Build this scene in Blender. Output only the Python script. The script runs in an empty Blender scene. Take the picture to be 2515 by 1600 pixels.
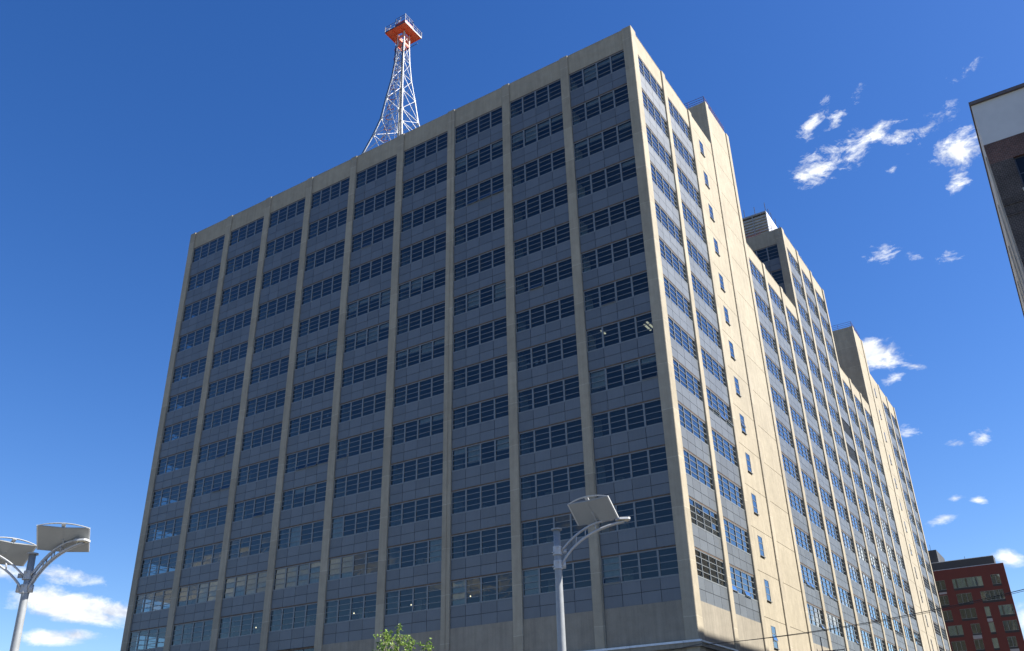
import bpy, math, random
from mathutils import Vector, Matrix
R = math.radians
random.seed(7)
scene = bpy.context.scene
col = scene.collection

# ------------------------------------------------------------------ camera
cd = bpy.data.cameras.new("camera"); cam = bpy.data.objects.new("camera", cd); col.objects.link(cam)
_right = Vector((0.83911616, 0.54355983, -0.02065857)); _up = Vector((0.25881131, -0.36555732, 0.89408308))
_fwd = Vector((-0.47843576, 0.75558623, 0.44742449))
cam.matrix_world = Matrix(((_right.x, _up.x, -_fwd.x, 22.4062), (_right.y, _up.y, -_fwd.y, -58.0310), (_right.z, _up.z, -_fwd.z, 1.6032), (0, 0, 0, 1)))
cd.sensor_fit = 'HORIZONTAL'; cd.sensor_width = 36.0; cd.lens = 36.0 * 2148.86 / 2515.0
cd.shift_x = 0.00192; cd.shift_y = 0.0155; cd.clip_start = 0.1; cd.clip_end = 6000
scene.camera = cam
CAMP = Vector((22.4062, -58.0310, 1.6032))

# ------------------------------------------------------------------ light
SUN_AZ = R(25); SUN_EL = R(46.5)           # azimuth measured from +X towards +Y
sund = Vector((math.cos(SUN_EL)*math.cos(SUN_AZ), math.cos(SUN_EL)*math.sin(SUN_AZ), math.sin(SUN_EL)))
sl = bpy.data.lights.new("sun", 'SUN'); sl.energy = 5.0; sl.angle = R(0.53); sl.color = (1.0, 0.95, 0.87)
so = bpy.data.objects.new("sun", sl); col.objects.link(so); so.rotation_euler = sund.to_track_quat('Z', 'Y').to_euler(); so.location = (60, 20, 90)
scene.view_settings.view_transform = 'Standard'; scene.view_settings.look = 'None'
scene.view_settings.gamma = 1.0; scene.view_settings.exposure = 1.3

W = bpy.data.worlds.new("World"); scene.world = W; W.use_nodes = True
nt = W.node_tree; nt.nodes.clear(); N = nt.nodes; Lk = nt.links
def nd(t, **k):
    n = N.new(t)
    for a, b in k.items(): setattr(n, a, b)
    return n
def mth(op, a, b=None, c=None, clamp=False):
    n = nd('ShaderNodeMath', operation=op); n.use_clamp = clamp
    for i, v in enumerate((a, b, c)):
        if v is None: continue
        if hasattr(v, 'links'): Lk.new(v, n.inputs[i])
        else: n.inputs[i].default_value = v
    return n.outputs[0]
sky = nd('ShaderNodeTexSky', sky_type='NISHITA'); sky.sun_disc = False
sky.sun_elevation = SUN_EL; sky.sun_rotation = math.pi/2 - SUN_AZ
sky.altitude = 100; sky.air_density = 1.0; sky.dust_density = 0.35; sky.ozone_density = 3.0
tc = nd('ShaderNodeTexCoord'); DIR = tc.outputs['Generated']
hsv = nd('ShaderNodeHueSaturation'); hsv.inputs['Saturation'].default_value = 1.31; hsv.inputs['Hue'].default_value = 0.513
Lk.new(sky.outputs[0], hsv.inputs['Color'])
sc = nd('ShaderNodeVectorMath', operation='SCALE'); sc.inputs['Scale'].default_value = 0.071
Lk.new(hsv.outputs[0], sc.inputs[0])
# clouds: azimuth from +Y towards +X (deg), elevation, half width, half height (deg), roll, weight
CL = [(-8.5,34.9,1.5,.85,12,.98),(-7.1,35.5,1.6,1.0,18,.76),(-5.6,35.6,1.5,1.3,10,.70),(-4.2,35.9,1.5,.7,10,.90),(-2.7,35.4,1.6,.6,-5,.90),(-.9,35.3,1.7,.6,18,.74),
 (0.6,33.4,1.6,1.1,5,1.0),(-.2,32.1,.8,1.1,0,.75),(-7.9,37.8,1.3,.5,40,.75),(-6.7,37.3,1.1,.5,38,.8),(-4.6,38.5,.9,.5,35,.7),(-3.8,33.6,.5,.4,0,.75),
 (2.5,37.6,1.2,.35,15,.6),(-5.6,29.1,1.0,.6,10,.55),(-4.0,28.2,.6,.4,0,.5),(-2.0,27.8,.8,.4,0,.5),
 (-7.9,23.2,1.7,.8,0,1.4),(-6.8,22.6,1.1,.5,-8,1.1),(-9.4,23.1,1.6,1.0,0,1.4),(-5.5,22.0,1.1,.28,-15,.8),(-6.8,21.5,.7,.3,15,.7),
 (-6.9,18.3,.9,.35,0,.8),(-2.9,17.2,.9,.5,25,.9),(-4.2,17.1,.7,.3,0,.8),(-3.9,13.8,.5,.35,-20,.85),(-6.2,13.0,1.3,.3,10,.7),(-5.0,14.1,.6,.2,0,.6),
 (-3.2,10.5,1.0,.5,-12,.95),(-2.5,6.9,1.4,1.0,-25,1.4),
 (-59.4,10.9,2.3,.5,-4,.95),(-62.6,10.9,2.0,.5,0,.95),(-58.7,9.2,2.9,.78,-3,1.7),(-60.4,9.6,1.7,.7,5,1.5),(-56.3,9.1,2.0,.6,-5,1.4),(-57.6,8.8,2.6,.5,-4,1.4),(-56.1,11.3,.6,.3,0,.5),
 (-59.3,7.6,2.1,.48,0,1.4),(-58.2,7.75,1.3,.42,0,1.3),(-60.2,6.35,3.8,.42,0,1.35),(-57.4,6.2,2.6,.36,0,1.25),(-61,4.6,6,.5,0,1.3),
 (-131,11.6,4.2,1.2,-6,1.7),(-136,12.2,3.4,.9,-6,1.5),(-127,10.2,3.0,1.0,0,1.3),(-145,11.2,3.4,.6,0,1.2),(-152,15.0,3.0,.7,0,1.0),(-122,14,2.4,.8,0,1.0),(-118,8,7,1.3,0,1.3),
 (10.2,11.4,1.6,1.6,0,1.8),(8.6,13.6,1.2,1.2,0,1.5),(13.2,8.4,1.6,1.2,0,1.5),(40,20,9,3,0,1.2),(90,25,12,4,0,1.2),(150,18,14,3,0,1.2),(-170,8,12,2,0,1.2)]
acc = None
for (az, el, ra, rb, roll, w) in CL:
    a, e = R(az), R(el)
    c = Vector((math.sin(a)*math.cos(e), math.cos(a)*math.cos(e), math.sin(e)))
    ex = Vector((math.cos(a), -math.sin(a), 0)); ey = c.cross(ex) * -1
    if ey.z < 0: ey = -ey
    e1 = ex*math.cos(R(roll)) + ey*math.sin(R(roll)); e2 = -ex*math.sin(R(roll)) + ey*math.cos(R(roll))
    m = nd('ShaderNodeMapping', vector_type='TEXTURE')
    M3 = Matrix((e1, e2, e1.cross(e2))).transposed()
    m.inputs['Location'].default_value = c; m.inputs['Rotation'].default_value = M3.to_euler()
    m.inputs['Scale'].default_value = (R(ra)*1.35, R(rb)*1.35, .2)
    Lk.new(DIR, m.inputs['Vector'])
    ln = nd('ShaderNodeVectorMath', operation='LENGTH'); Lk.new(m.outputs[0], ln.inputs[0])
    v = mth('MULTIPLY_ADD', ln.outputs['Value'], -w, w)
    acc = v if acc is None else mth('MAXIMUM', acc, v)
def noise(scale, detail, rough, dist=0.0, vec=None):
    n = nd('ShaderNodeTexNoise'); n.inputs['Scale'].default_value = scale; n.inputs['Detail'].default_value = detail
    n.inputs['Roughness'].default_value = rough; n.inputs['Distortion'].default_value = dist
    Lk.new(vec if vec else DIR, n.inputs['Vector']); return n.outputs['Fac']
mp = nd('ShaderNodeMapping'); mp.inputs['Scale'].default_value = (1, 1, 1.9); Lk.new(DIR, mp.inputs['Vector'])
n1 = noise(26, 10, .66, .5, mp.outputs[0]); n2 = noise(85, 7, .68, 0.4, mp.outputs[0])
sxyz = nd('ShaderNodeSeparateXYZ'); Lk.new(DIR, sxyz.inputs[0])
amp = mth('ADD', mth('MULTIPLY', sxyz.outputs[2], 1.35), .30, None, True)      # low clouds are puffier, high ones more torn
nn = mth('MULTIPLY', mth('ADD', mth('MULTIPLY', mth('SUBTRACT', n1, .5), 3.1), mth('MULTIPLY', mth('SUBTRACT', n2, .5), 1.5)), amp)
dens = mth('SUBTRACT', mth('ADD', acc, mth('MULTIPLY', nn, mth('MINIMUM', mth('ADD', acc, .75, None, True), .9))), .27)
dens = mth('MULTIPLY', mth('MAXIMUM', mth('MINIMUM', mth('MULTIPLY', dens, 1.5), 1.0), 0.0), .96)
dens = mth('POWER', dens, 1.25)
mp2 = nd('ShaderNodeMapping'); mp2.inputs['Scale'].default_value = (1, 1, 1.9); mp2.inputs['Location'].default_value = (.008, .003, .020); Lk.new(DIR, mp2.inputs['Vector'])
n1b = noise(26, 5, .55, .5, mp2.outputs[0]); n1c = noise(26, 5, .55, .5, mp.outputs[0])     # denser towards the light = shaded underside
shade = nd('ShaderNodeMix', data_type='RGBA'); Lk.new(mth('ADD', mth('MULTIPLY', mth('SUBTRACT', n1c, n1b), 3.2), .68, None, True), shade.inputs[0])
shade.inputs[6].default_value = (.27, .295, .35, 1); shade.inputs[7].default_value = (.50, .51, .51, 1)
mix = nd('ShaderNodeMix', data_type='RGBA'); Lk.new(dens, mix.inputs[0]); Lk.new(sc.outputs[0], mix.inputs[6]); Lk.new(shade.outputs[2], mix.inputs[7])
bg = nd('ShaderNodeBackground'); Lk.new(mix.outputs[2], bg.inputs[0]); bg.inputs[1].default_value = 1.0
wo = nd('ShaderNodeOutputWorld'); Lk.new(bg.outputs[0], wo.inputs[0])

# ------------------------------------------------------------------ materials
def new_mat(name):
    m = bpy.data.materials.new(name); m.use_nodes = True
    t = m.node_tree; b = t.nodes['Principled BSDF']; return m, t, b
def tn(t, typ, **k):
    n = t.nodes.new(typ)
    for a, b in k.items(): setattr(n, a, b)
    return n
def nz(t, vec, scale, detail=4, rough=.55, dist=0):
    n = tn(t, 'ShaderNodeTexNoise'); n.inputs['Scale'].default_value = scale; n.inputs['Detail'].default_value = detail
    n.inputs['Roughness'].default_value = rough; n.inputs['Distortion'].default_value = dist; t.links.new(vec, n.inputs['Vector']); return n.outputs['Fac']
def mp_(t, vec, s):
    n = tn(t, 'ShaderNodeMapping'); n.inputs['Scale'].default_value = s; t.links.new(vec, n.inputs['Vector']); return n.outputs[0]
def mr(t, v, a, b, c, d):
    n = tn(t, 'ShaderNodeMapRange'); t.links.new(v, n.inputs[0])
    for i, x in enumerate((a, b, c, d)): n.inputs[i+1].default_value = x
    return n.outputs[0]
def mt(t, op, a, b=None, clamp=False):
    n = tn(t, 'ShaderNodeMath', operation=op); n.use_clamp = clamp
    for i, v in enumerate((a, b)):
        if v is None: continue
        if hasattr(v, 'links'): t.links.new(v, n.inputs[i])
        else: n.inputs[i].default_value = v
    return n.outputs[0]
def mulcol(t, colr, fac):
    n = tn(t, 'ShaderNodeVectorMath', operation='SCALE')
    if hasattr(colr, 'links'): t.links.new(colr, n.inputs[0])
    else: n.inputs[0].default_value = colr[:3]
    t.links.new(fac, n.inputs['Scale']); return n.outputs[0]
def bump(t, b, h, s, d=.02):
    n = tn(t, 'ShaderNodeBump'); n.inputs['Strength'].default_value = s; n.inputs['Distance'].default_value = d
    t.links.new(h, n.inputs['Height']); t.links.new(n.outputs[0], b.inputs['Normal'])
def simple(name, c, rough=.6, metal=0, var=.12, scale=3.0, spec=.5, bmp=0):
    m, t, b = new_mat(name); g = tn(t, 'ShaderNodeNewGeometry').outputs['Position']
    f = mr(t, nz(t, g, scale, 5, .6), .3, .7, 1-var, 1+var)
    t.links.new(mulcol(t, c, f), b.inputs['Base Color']); b.inputs['Roughness'].default_value = rough
    b.inputs['Metallic'].default_value = metal; b.inputs['Specular IOR Level'].default_value = spec
    if bmp: bump(t, b, nz(t, g, scale*6, 4), bmp)
    return m
def concrete(name, c, seams=True, streak=1.0):
    m, t, b = new_mat(name); g = tn(t, 'ShaderNodeNewGeometry').outputs['Position']
    big = mr(t, nz(t, g, .22, 3, .5), .3, .7, .93, 1.06)
    mid = mr(t, nz(t, g, 1.3, 5, .65), .3, .7, .90, 1.07)
    fine = mr(t, nz(t, g, 14, 4, .7), .25, .75, .92, 1.07)
    st = mr(t, nz(t, mp_(t, g, (2.2, 2.2, .10)), 1.6, 5, .6), .35, .75, 1.05, 1.05-.17*streak)
    f = mt(t, 'MULTIPLY', mt(t, 'MULTIPLY', big, mid), mt(t, 'MULTIPLY', fine, st))
    if seams:   # cast lifts: each storey-high lift has its own tone, with a paler cold joint
        s = tn(t, 'ShaderNodeSeparateXYZ'); t.links.new(g, s.inputs[0])
        zz = mt(t, 'DIVIDE', mt(t, 'ADD', s.outputs[2], mt(t, 'MULTIPLY', nz(t, g, .7, 2), .25)), 3.77)
        wn = tn(t, 'ShaderNodeTexWhiteNoise', noise_dimensions='3D')
        cb = tn(t, 'ShaderNodeCombineXYZ')
        t.links.new(mt(t, 'FLOOR', mt(t, 'DIVIDE', s.outputs[0], 6.87)), cb.inputs[0]); t.links.new(mt(t, 'FLOOR', mt(t, 'DIVIDE', s.outputs[1], 6.97)), cb.inputs[1]); t.links.new(mt(t, 'FLOOR', zz), cb.inputs[2])
        t.links.new(cb.outputs[0], wn.inputs['Vector'])
        lift = mr(t, wn.outputs['Value'], 0, 1, .91, 1.08)
        fr = mt(t, 'FRACT', zz); line = mt(t, 'LESS_THAN', fr, .016)
        f = mt(t, 'MULTIPLY', f, mt(t, 'ADD', lift, mt(t, 'MULTIPLY', line, .24)))
    t.links.new(mulcol(t, c, f), b.inputs['Base Color']); b.inputs['Roughness'].default_value = .88
    b.inputs['Specular IOR Level'].default_value = .25
    bump(t, b, mt(t, 'ADD', nz(t, g, 9, 6, .7), mt(t, 'MULTIPLY', nz(t, g, 1.2, 4), 2.5)), .35, .025)
    return m
M = {}
M['pier'] = concrete('pier_concrete', (.355, .315, .240))
M['infill'] = concrete('infill_concrete', (.348, .308, .232), seams=False)
M['base'] = concrete('base_concrete', (.282, .254, .203), seams=False, streak=1.4)
M['joint'] = simple('joint_shadow_gap', (.16, .145, .12), .9)
M['lintel'] = simple('rusty_lintel', (.12, .085, .062), .8, var=.3)
def panelmat():
    m, t, b = new_mat('spandrel_panel_metal'); gn = tn(t, 'ShaderNodeNewGeometry'); g = gn.outputs['Position']
    f = mt(t, 'MULTIPLY', mr(t, gn.outputs['Random Per Island'], 0, 1, .88, 1.10), mr(t, nz(t, g, .8, 4), .3, .7, .95, 1.04))
    f = mt(t, 'MULTIPLY', f, mr(t, nz(t, mp_(t, g, (3, 3, .3)), 2.0, 4), .3, .8, 1.04, .93))
    t.links.new(mulcol(t, (.108, .123, .138), f), b.inputs['Base Color'])
    b.inputs['Roughness'].default_value = .5; b.inputs['Metallic'].default_value = .0; b.inputs['Specular IOR Level'].default_value = .7
    bump(t, b, nz(t, g, .9, 2), .12, .05)
    return m
M['panel'] = panelmat()
M['backing'] = simple('dark_panel_backing', (.02, .026, .034), .8)
M['frame'] = simple('window_frame_paint', (.175, .192, .200), .42, var=.06)
M['frame_light'] = simple('sunny_window_frame_paint', (.40, .42, .42), .45, var=.06)
M['frame_light'] = M['frame']
M['slab'] = simple('interior_ceiling', (.20, .21, .21), .9)
M['inner'] = simple('interior_wall', (.05, .053, .06), .9)
M['column'] = simple('interior_column', (.80, .86, .86), .9)
M['blind_refl'] = simple('blind_and_reflection', (.62, .61, .57), .9)  # roller blinds, and the pale sheets that paint in reflected cloud
def glassmat(name, ior, tint, refl=(.86, .95, 1.0), cloudy=0.0):
    m, t, b = new_mat(name); t.nodes.remove(b); o = t.nodes['Material Output']
    g = tn(t, 'ShaderNodeNewGeometry')
    tr = tn(t, 'ShaderNodeBsdfTransparent'); tr.inputs[0].default_value = tint + (1,)
    gl = tn(t, 'ShaderNodeBsdfGlossy'); gl.inputs[0].default_value = refl + (1,); gl.inputs['Roughness'].default_value = .015
    fr = tn(t, 'ShaderNodeFresnel'); fr.inputs['IOR'].default_value = ior
    bp = tn(t, 'ShaderNodeBump'); bp.inputs['Strength'].default_value = .10; bp.inputs['Distance'].default_value = .03
    t.links.new(nz(t, g.outputs['Position'], 1.3, 2, .5, .5), bp.inputs['Height'])
    t.links.new(bp.outputs[0], gl.inputs['Normal'])
    F = mt(t, 'MULTIPLY', fr.outputs[0], 3.0, True)     # the four surfaces of a double-glazed unit
    mx = tn(t, 'ShaderNodeMixShader'); t.links.new(F, mx.inputs[0]); t.links.new(tr.outputs[0], mx.inputs[1]); t.links.new(gl.outputs[0], mx.inputs[2])
    t.links.new(mx.outputs[0], o.inputs[0]); return m
M['glass'] = glassmat('window_glass', 1.33, (.45, .53, .55), (.84, .88, .88))
M['white'] = simple('white_paint', (.46, .47, .47), .45, var=.08, scale=2)
M['galv'] = simple('galvanised_steel', (.27, .285, .295), .5, .1, .10, 6)
M['galv_grey'] = simple('grey_arm_paint', (.40, .41, .42), .45, .1, .08, 6)
M['red'] = simple('dark_red_paint', (.30, .035, .045), .55)
M['purple'] = simple('faded_maroon_paint', (.13, .045, .085), .55)
M['orange'] = simple('orange_paint', (.85, .15, .06), .5, var=.12, scale=1.5)
M['black'] = simple('black_cable', (.015, .015, .017), .6)
M['dark_steel'] = simple('dark_steel', (.05, .055, .07), .5)
M['coping'] = simple('metal_coping', (.52, .55, .60), .35, .3)
M['louvre'] = simple('louvre_metal', (.36, .35, .31), .6, var=.15, scale=1.2)
M['corr'] = simple('corrugated_white', (.75, .76, .78), .4)
M['roof'] = simple('roof_membrane', (.12, .12, .12), .9)
def emis(name, c, s):
    m, t, b = new_mat(name); b.inputs['Emission Color'].default_value = c + (1,); b.inputs['Emission Strength'].default_value = s; b.inputs['Base Color'].default_value = (.8, .8, .8, 1); return m
M['lamp'] = emis('lit_lamp', (1, .80, .52), 1.3); M['tube'] = emis('lit_tube', (1, .90, .62), .35)
M['paper'] = simple('paper', (.45, .50, .55), .8)

# ------------------------------------------------------------------ mesh helpers
class MB:
    def __init__(s): s.v = []; s.f = []; s.mi = []
    def box(s, x0, x1, y0, y1, z0, z1, m=0):
        if x0 > x1: x0, x1 = x1, x0
        if y0 > y1: y0, y1 = y1, y0
        if z0 > z1: z0, z1 = z1, z0
        b = len(s.v)
        s.v += [(x0,y0,z0),(x1,y0,z0),(x1,y1,z0),(x0,y1,z0),(x0,y0,z1),(x1,y0,z1),(x1,y1,z1),(x0,y1,z1)]
        for q in ((0,3,2,1),(4,5,6,7),(0,1,5,4),(1,2,6,5),(2,3,7,6),(3,0,4,7)): s.f.append(tuple(b+i for i in q)); s.mi.append(m)
    def quad(s, a, b_, c, d, m=0):
        b = len(s.v); s.v += [tuple(a), tuple(b_), tuple(c), tuple(d)]; s.f.append((b, b+1, b+2, b+3)); s.mi.append(m)
    def poly(s, pts, m=0):
        b = len(s.v); s.v += [tuple(p) for p in pts]; s.f.append(tuple(range(b, b+len(pts)))); s.mi.append(m)
    def tube(s, pts, r, n=6, m=0, cap=True, rx=None):
        pts = [Vector(p) for p in pts]; rs = r if isinstance(r, (list, tuple)) else [r]*len(pts)
        base = len(s.v); prev = None
        for i, p in enumerate(pts):
            d = (pts[min(i+1, len(pts)-1)] - pts[max(i-1, 0)]).normalized()
            if prev is None:
                u = d.cross(Vector((0, 0, 1)));
                if u.length < .05: u = d.cross(Vector((1, 0, 0)))
                u.normalize()
            else: u = (prev - d*prev.dot(d)).normalized()
            prev = u; w = d.cross(u)
            for k in range(n):
                a = 2*math.pi*(k+.5)/n; s.v.append(tuple(p + (u*math.cos(a)*(rx or 1) + w*math.sin(a))*rs[i]))
        for i in range(len(pts)-1):
            for k in range(n):
                a = base+i*n+k; b_ = base+i*n+(k+1) % n
                s.f.append((a, b_, b_+n, a+n)); s.mi.append(m)
        if cap:
            s.f.append(tuple(base+k for k in reversed(range(n)))); s.mi.append(m)
            s.f.append(tuple(base+(len(pts)-1)*n+k for k in range(n))); s.mi.append(m)
    def bar(s, a, b, r, m=0): s.tube([a, b], r*1.2, 4, m)
    def obox(s, c, ax, ay, az, m=0):
        c, ax, ay, az = Vector(c), Vector(ax), Vector(ay), Vector(az); b = len(s.v)
        for k in (-1, 1):
            for (i, j) in ((-1,-1),(1,-1),(1,1),(-1,1)): s.v.append(tuple(c + ax*i + ay*j + az*k))
        for q in ((0,3,2,1),(4,5,6,7),(0,1,5,4),(1,2,6,5),(2,3,7,6),(3,0,4,7)): s.f.append(tuple(b+i for i in q)); s.mi.append(m)
    def build(s, name, mats, parent=None, smooth=False):
        me = bpy.data.meshes.new(name); me.from_pydata(s.v, [], s.f)
        mats = mats if isinstance(mats, (list, tuple)) else [mats]
        for m in mats: me.materials.append(M[m] if isinstance(m, str) else m)
        if len(mats) > 1: me.polygons.foreach_set('material_index', s.mi)
        if smooth: me.polygons.foreach_set('use_smooth', [True]*len(me.polygons))
        me.update()
        o = bpy.data.objects.new(name, me); col.objects.link(o)
        if parent is not None:
            o.parent = parent
            o.matrix_parent_inverse = Matrix.Translation(-Vector(parent.location)) if parent.parent is None else Matrix.Identity(4)
        return o
def tag(o, label=None, cat=None, group=None, kind=None):
    if label: o['label'] = label
    if cat: o['category'] = cat
    if group: o['group'] = group
    if kind: o['kind'] = kind
    return o
def empty(name, loc, label, cat, group=None):
    o = bpy.data.objects.new(name, None); col.objects.link(o); o.location = loc; o.empty_display_size = .5
    return tag(o, label, cat, group)
# NB thing empties stay unrotated; their parts are modelled in world coordinates.

# ------------------------------------------------------------------ ground
def structure(name, mb, mat): o = mb.build(name, mat); o['kind'] = 'structure'; return o
def asph():
    m, t, b = new_mat('asphalt'); g = tn(t, 'ShaderNodeNewGeometry').outputs['Position']
    f = mt(t, 'MULTIPLY', mr(t, nz(t, g, .15, 4), .3, .7, .8, 1.2), mr(t, nz(t, g, 30, 3), .3, .7, .85, 1.15))
    t.links.new(mulcol(t, (.06, .06, .062), f), b.inputs['Base Color']); b.inputs['Roughness'].default_value = .9; return m
M['asphalt'] = asph(); M['pavement'] = simple('pavement_concrete', (.21, .20, .18), .9, scale=1.0)
M['marking'] = simple('road_marking', (.75, .75, .72), .7); M['earth'] = simple('dusty_ground', (.062, .056, .043), .95, scale=.05)
b = MB(); b.box(-3000, 3000, -3000, 3000, -1.2, -.16); structure('ground', b, 'earth')
b = MB(); b.box(4.5, 19.5, -600, 500, -.16, 0); b.box(-500, 4.5, -40, -24, -.16, 0); structure('road', b, 'asphalt')
b = MB(); b.box(0, 4.3, -24, 130, -.16, .13); b.box(19.7, 24.1, -200, 200, -.16, .13); b.box(-120, 0, -23.8, 0, -.16, .13)
b.box(-120, 4.3, -64, -40.2, -.16, .13); structure('pavement', b, 'pavement')
b = MB()
for i in range(60): b.box(11.92, 12.08, -200+i*9, -197+i*9, -.02, .006)
structure('road_marking', b, 'marking')

# ------------------------------------------------------------------ the big building
ROW = [67.10, 63.07, 58.87, 54.65, 50.46, 46.25, 42.50, 38.73, 34.94, 31.17, 27.40, 23.63, 19.88, 16.15, 12.37]   # window head of row 0..13, then base
def wh(r): return 2.28 if r <= 4 else 2.06
XL = -62.80
FRONT = [(0.9456 + j*6.8703, 0.9456 + j*6.8703 + 5.985) for j in range(9)]
S = [1.07, 8.05, 14.95, 21.85, 28.62, 35.4, 42.4, 49.42, 56.3, 63.3, 70.17, 77.1, 84.05, 90.9, 97.55, 105.2, 112.2]
Eo = [7.2, 14.15, 20.95, 27.75, 34.55, 41.5, 48.4, 55.45, 62.45, 69.2, 76.25, 83.2, 89.85, 96.5, 104.3, 111.35, 118.0]
YEND = 118.85
class Fac:
    """a facade plane: u runs along it, d outwards, z up"""
    def __init__(s, kind): s.k = kind
    def P(s, u, d, z):
        if s.k == 'F': return (-u, -d, z)
        if s.k == 'R': return (d, u, z)
        if s.k == 'L': return (XL - d, u, z)
        if s.k == 'T': return (-u, 48.4 - d, z)      # front of the rear tower
    def box(s, mb, u0, u1, d0, d1, z0, z1, m=0):
        a = s.P(u0, d0, z0); b_ = s.P(u1, d1, z1); mb.box(a[0], b_[0], a[1], b_[1], a[2], b_[2], m)
    def quad(s, mb, u0, u1, d, z0, z1, m=0, tilt=(0, 0)):
        # subtle per-pane tilt: d offset at corners
        a, t = tilt
        pts = [s.P(u0, d-a-t, z0), s.P(u1, d+a-t, z0), s.P(u1, d+a+t, z1), s.P(u0, d-a+t, z1)]
        if s.k in ('F', 'L', 'T'): pts.reverse()
        mb.quad(*pts, m)
FF, FR, FL, FT = Fac('F'), Fac('R'), Fac('L'), Fac('T')
B = empty('office_building', (0, 0, 0), 'huge concrete office block with grey spandrel panels and long window bands', 'building')
DP = -.135     # spandrel plane
DG = -.22      # glass plane
def project(P):
    d = Vector(P) - CAMP; z = d.dot(_fwd)
    if z <= 0: return None
    return (1252.67 + 2148.86*d.dot(_right)/z, 839.03 - 2148.86*d.dot(_up)/z)
def area(fac, u0, u1, z0, z1):
    q = [project(fac.P(*a)) for a in ((u0, DG, z0), (u1, DG, z0), (u1, DG, z1), (u0, DG, z1))]
    if any(a is None for a in q): return 0
    s = 0
    for i in range(4):
        x0, y0 = q[i]; x1, y1 = q[(i+1) % 4]; s += x0*y1 - x1*y0
    cx = sum(a[0] for a in q)/4; cy = sum(a[1] for a in q)/4
    if not (-30 < cx < 2545 and -30 < cy < 1640): return 0
    return abs(s)/2
# list of all window openings
OPEN = {('F',2,3):[1,2,3],('F',4,3):[1],('F',1,6):[1],('F',7,8):[2],('F',7,9):[2,3],('F',5,9):[1,2,3],('F',4,9):[0],('F',0,7):[1],('F',0,9):[3],('F',0,13):[0],
        ('F',6,10):[2],('R',1,13):[0,2],('R',4,12):[1,2],('R',4,13):[3],('R',5,12):[2,3],('R',1,9):[0,1,2,3],('R',6,13):[3],('R',8,12):[0,1,2,3],('R',10,12):[0,1,2,3],('R',9,10):[1],('R',12,11):[1]}
WINS = []
PALE = {('F',5,12):[0,1,2,3],('F',6,12):[0,1,2,3],('F',7,12):[2,3],('F',4,12):[0,1],('F',4,11):[0],('F',3,12):[3],('F',1,13):[0],('F',2,13):[0],('F',0,13):[0],('F',5,11):[1]}   # panes backed by pale sheets that imitate cloud reflections
for j, (u0, u1) in enumerate(FRONT):
    for r in range(1, 14): WINS.append((FF, u0, u1, r, j))
RBAY = {}
for k in (0, 1, 15, 16): RBAY[k] = range(1, 14)
for k in (4, 5, 6, 10, 11, 12): RBAY[k] = range(3, 14)
for k in (7, 8, 9): RBAY[k] = range(0, 14)
for k, rr in RBAY.items():
    for r in rr:
        if k == 9 and r in (5, 6): continue
        WINS.append((FR, S[k], Eo[k], r, k))
for k in (0, 1, 2):
    for r in range(1, 14): WINS.append((FL, S[k], Eo[k], r, k))
for j, (u0, u1) in enumerate(((1.0, 7.0), (7.9, 13.9))):
    for r in (0, 1, 2): WINS.append((FT, u0, u1, r, j))
def win_frame(mb, fac, u0, u1, r, key):
    zt = ROW[r] - .03; zb = ROW[r] - wh(r); d0, d1 = DG-.04, DG+.045
    lint = .10
    fac.box(mb, u0, u1, d0-.2, DG+.06, zt-lint+.03, zt+.03, 1)             # lintel
    zt -= lint
    fac.box(mb, u0, u1, d0, d1, zt-.05, zt+.028); fac.box(mb, u0, u1, d0, d1+.05, zb-.06, zb+.04)
    fac.box(mb, u0, u0+.07, d0, d1, zb+.042, zt-.052); fac.box(mb, u1-.07, u1, d0, d1, zb+.042, zt-.052)
    cw = (u1-u0)/4; mw = .075 if fac.k in 'FT' else .045
    for c in range(1, 4): fac.box(mb, u0+c*cw-mw, u0+c*cw+mw, d0, d1+.012, zb+.042, zt-.052)
    ph = (zt-zb)/4
    for c in range(4):
        a = u0+c*cw+mw+.002 if c else u0+.072; e = u0+(c+1)*cw-mw-.002 if c < 3 else u1-.072
        for k in range(1, 4): fac.box(mb, a, e, d0+.01, d1-.012, zb+k*ph-.026, zb+k*ph+.026)
def win_pane(mb, fac, u0, u1, r, key):
    zt = ROW[r]-.13; zb = ROW[r]-wh(r); cw = (u1-u0)/4; ph = (zt-zb)/4
    op = OPEN.get(key, [])
    for c in range(4):
        cc = 3-c if fac.k in 'FT' else c
        for k in range(4):
            if k == 0 and cc in op: continue
            t = (random.gauss(0, .0016), random.gauss(0, .0011))
            fac.quad(mb, u0+c*cw+.02, u0+(c+1)*cw-.02, DG, zb+k*ph+.015, zb+(k+1)*ph-.015, 0, t)
def win_sash(fac, u0, u1, r, key, parent):
    zt = ROW[r]-.13; zb = ROW[r]-wh(r); cw = (u1-u0)/4; ph = (zt-zb)/4; mb = MB()
    for c in range(4):
        cc = 3-c if fac.k in 'FT' else c
        if cc not in OPEN[key]: continue
        a, e = u0+c*cw+.09, u0+(c+1)*cw-.09; out = random.choice((.10, .13, .16))
        P0 = [Vector(fac.P(a, DG+.05, zb+ph-.03)), Vector(fac.P(e, DG+.05, zb+ph-.03)), Vector(fac.P(e, DG+.05+out, zb+.05)), Vector(fac.P(a, DG+.05+out, zb+.05))]
        mb.quad(*P0, 1)
        for i in range(4): mb.tube([P0[i], P0[(i+1) % 4]], .03, 4, 0)
    o = mb.build('open_sash', ['frame', 'glass'], parent)
    return o
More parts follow.
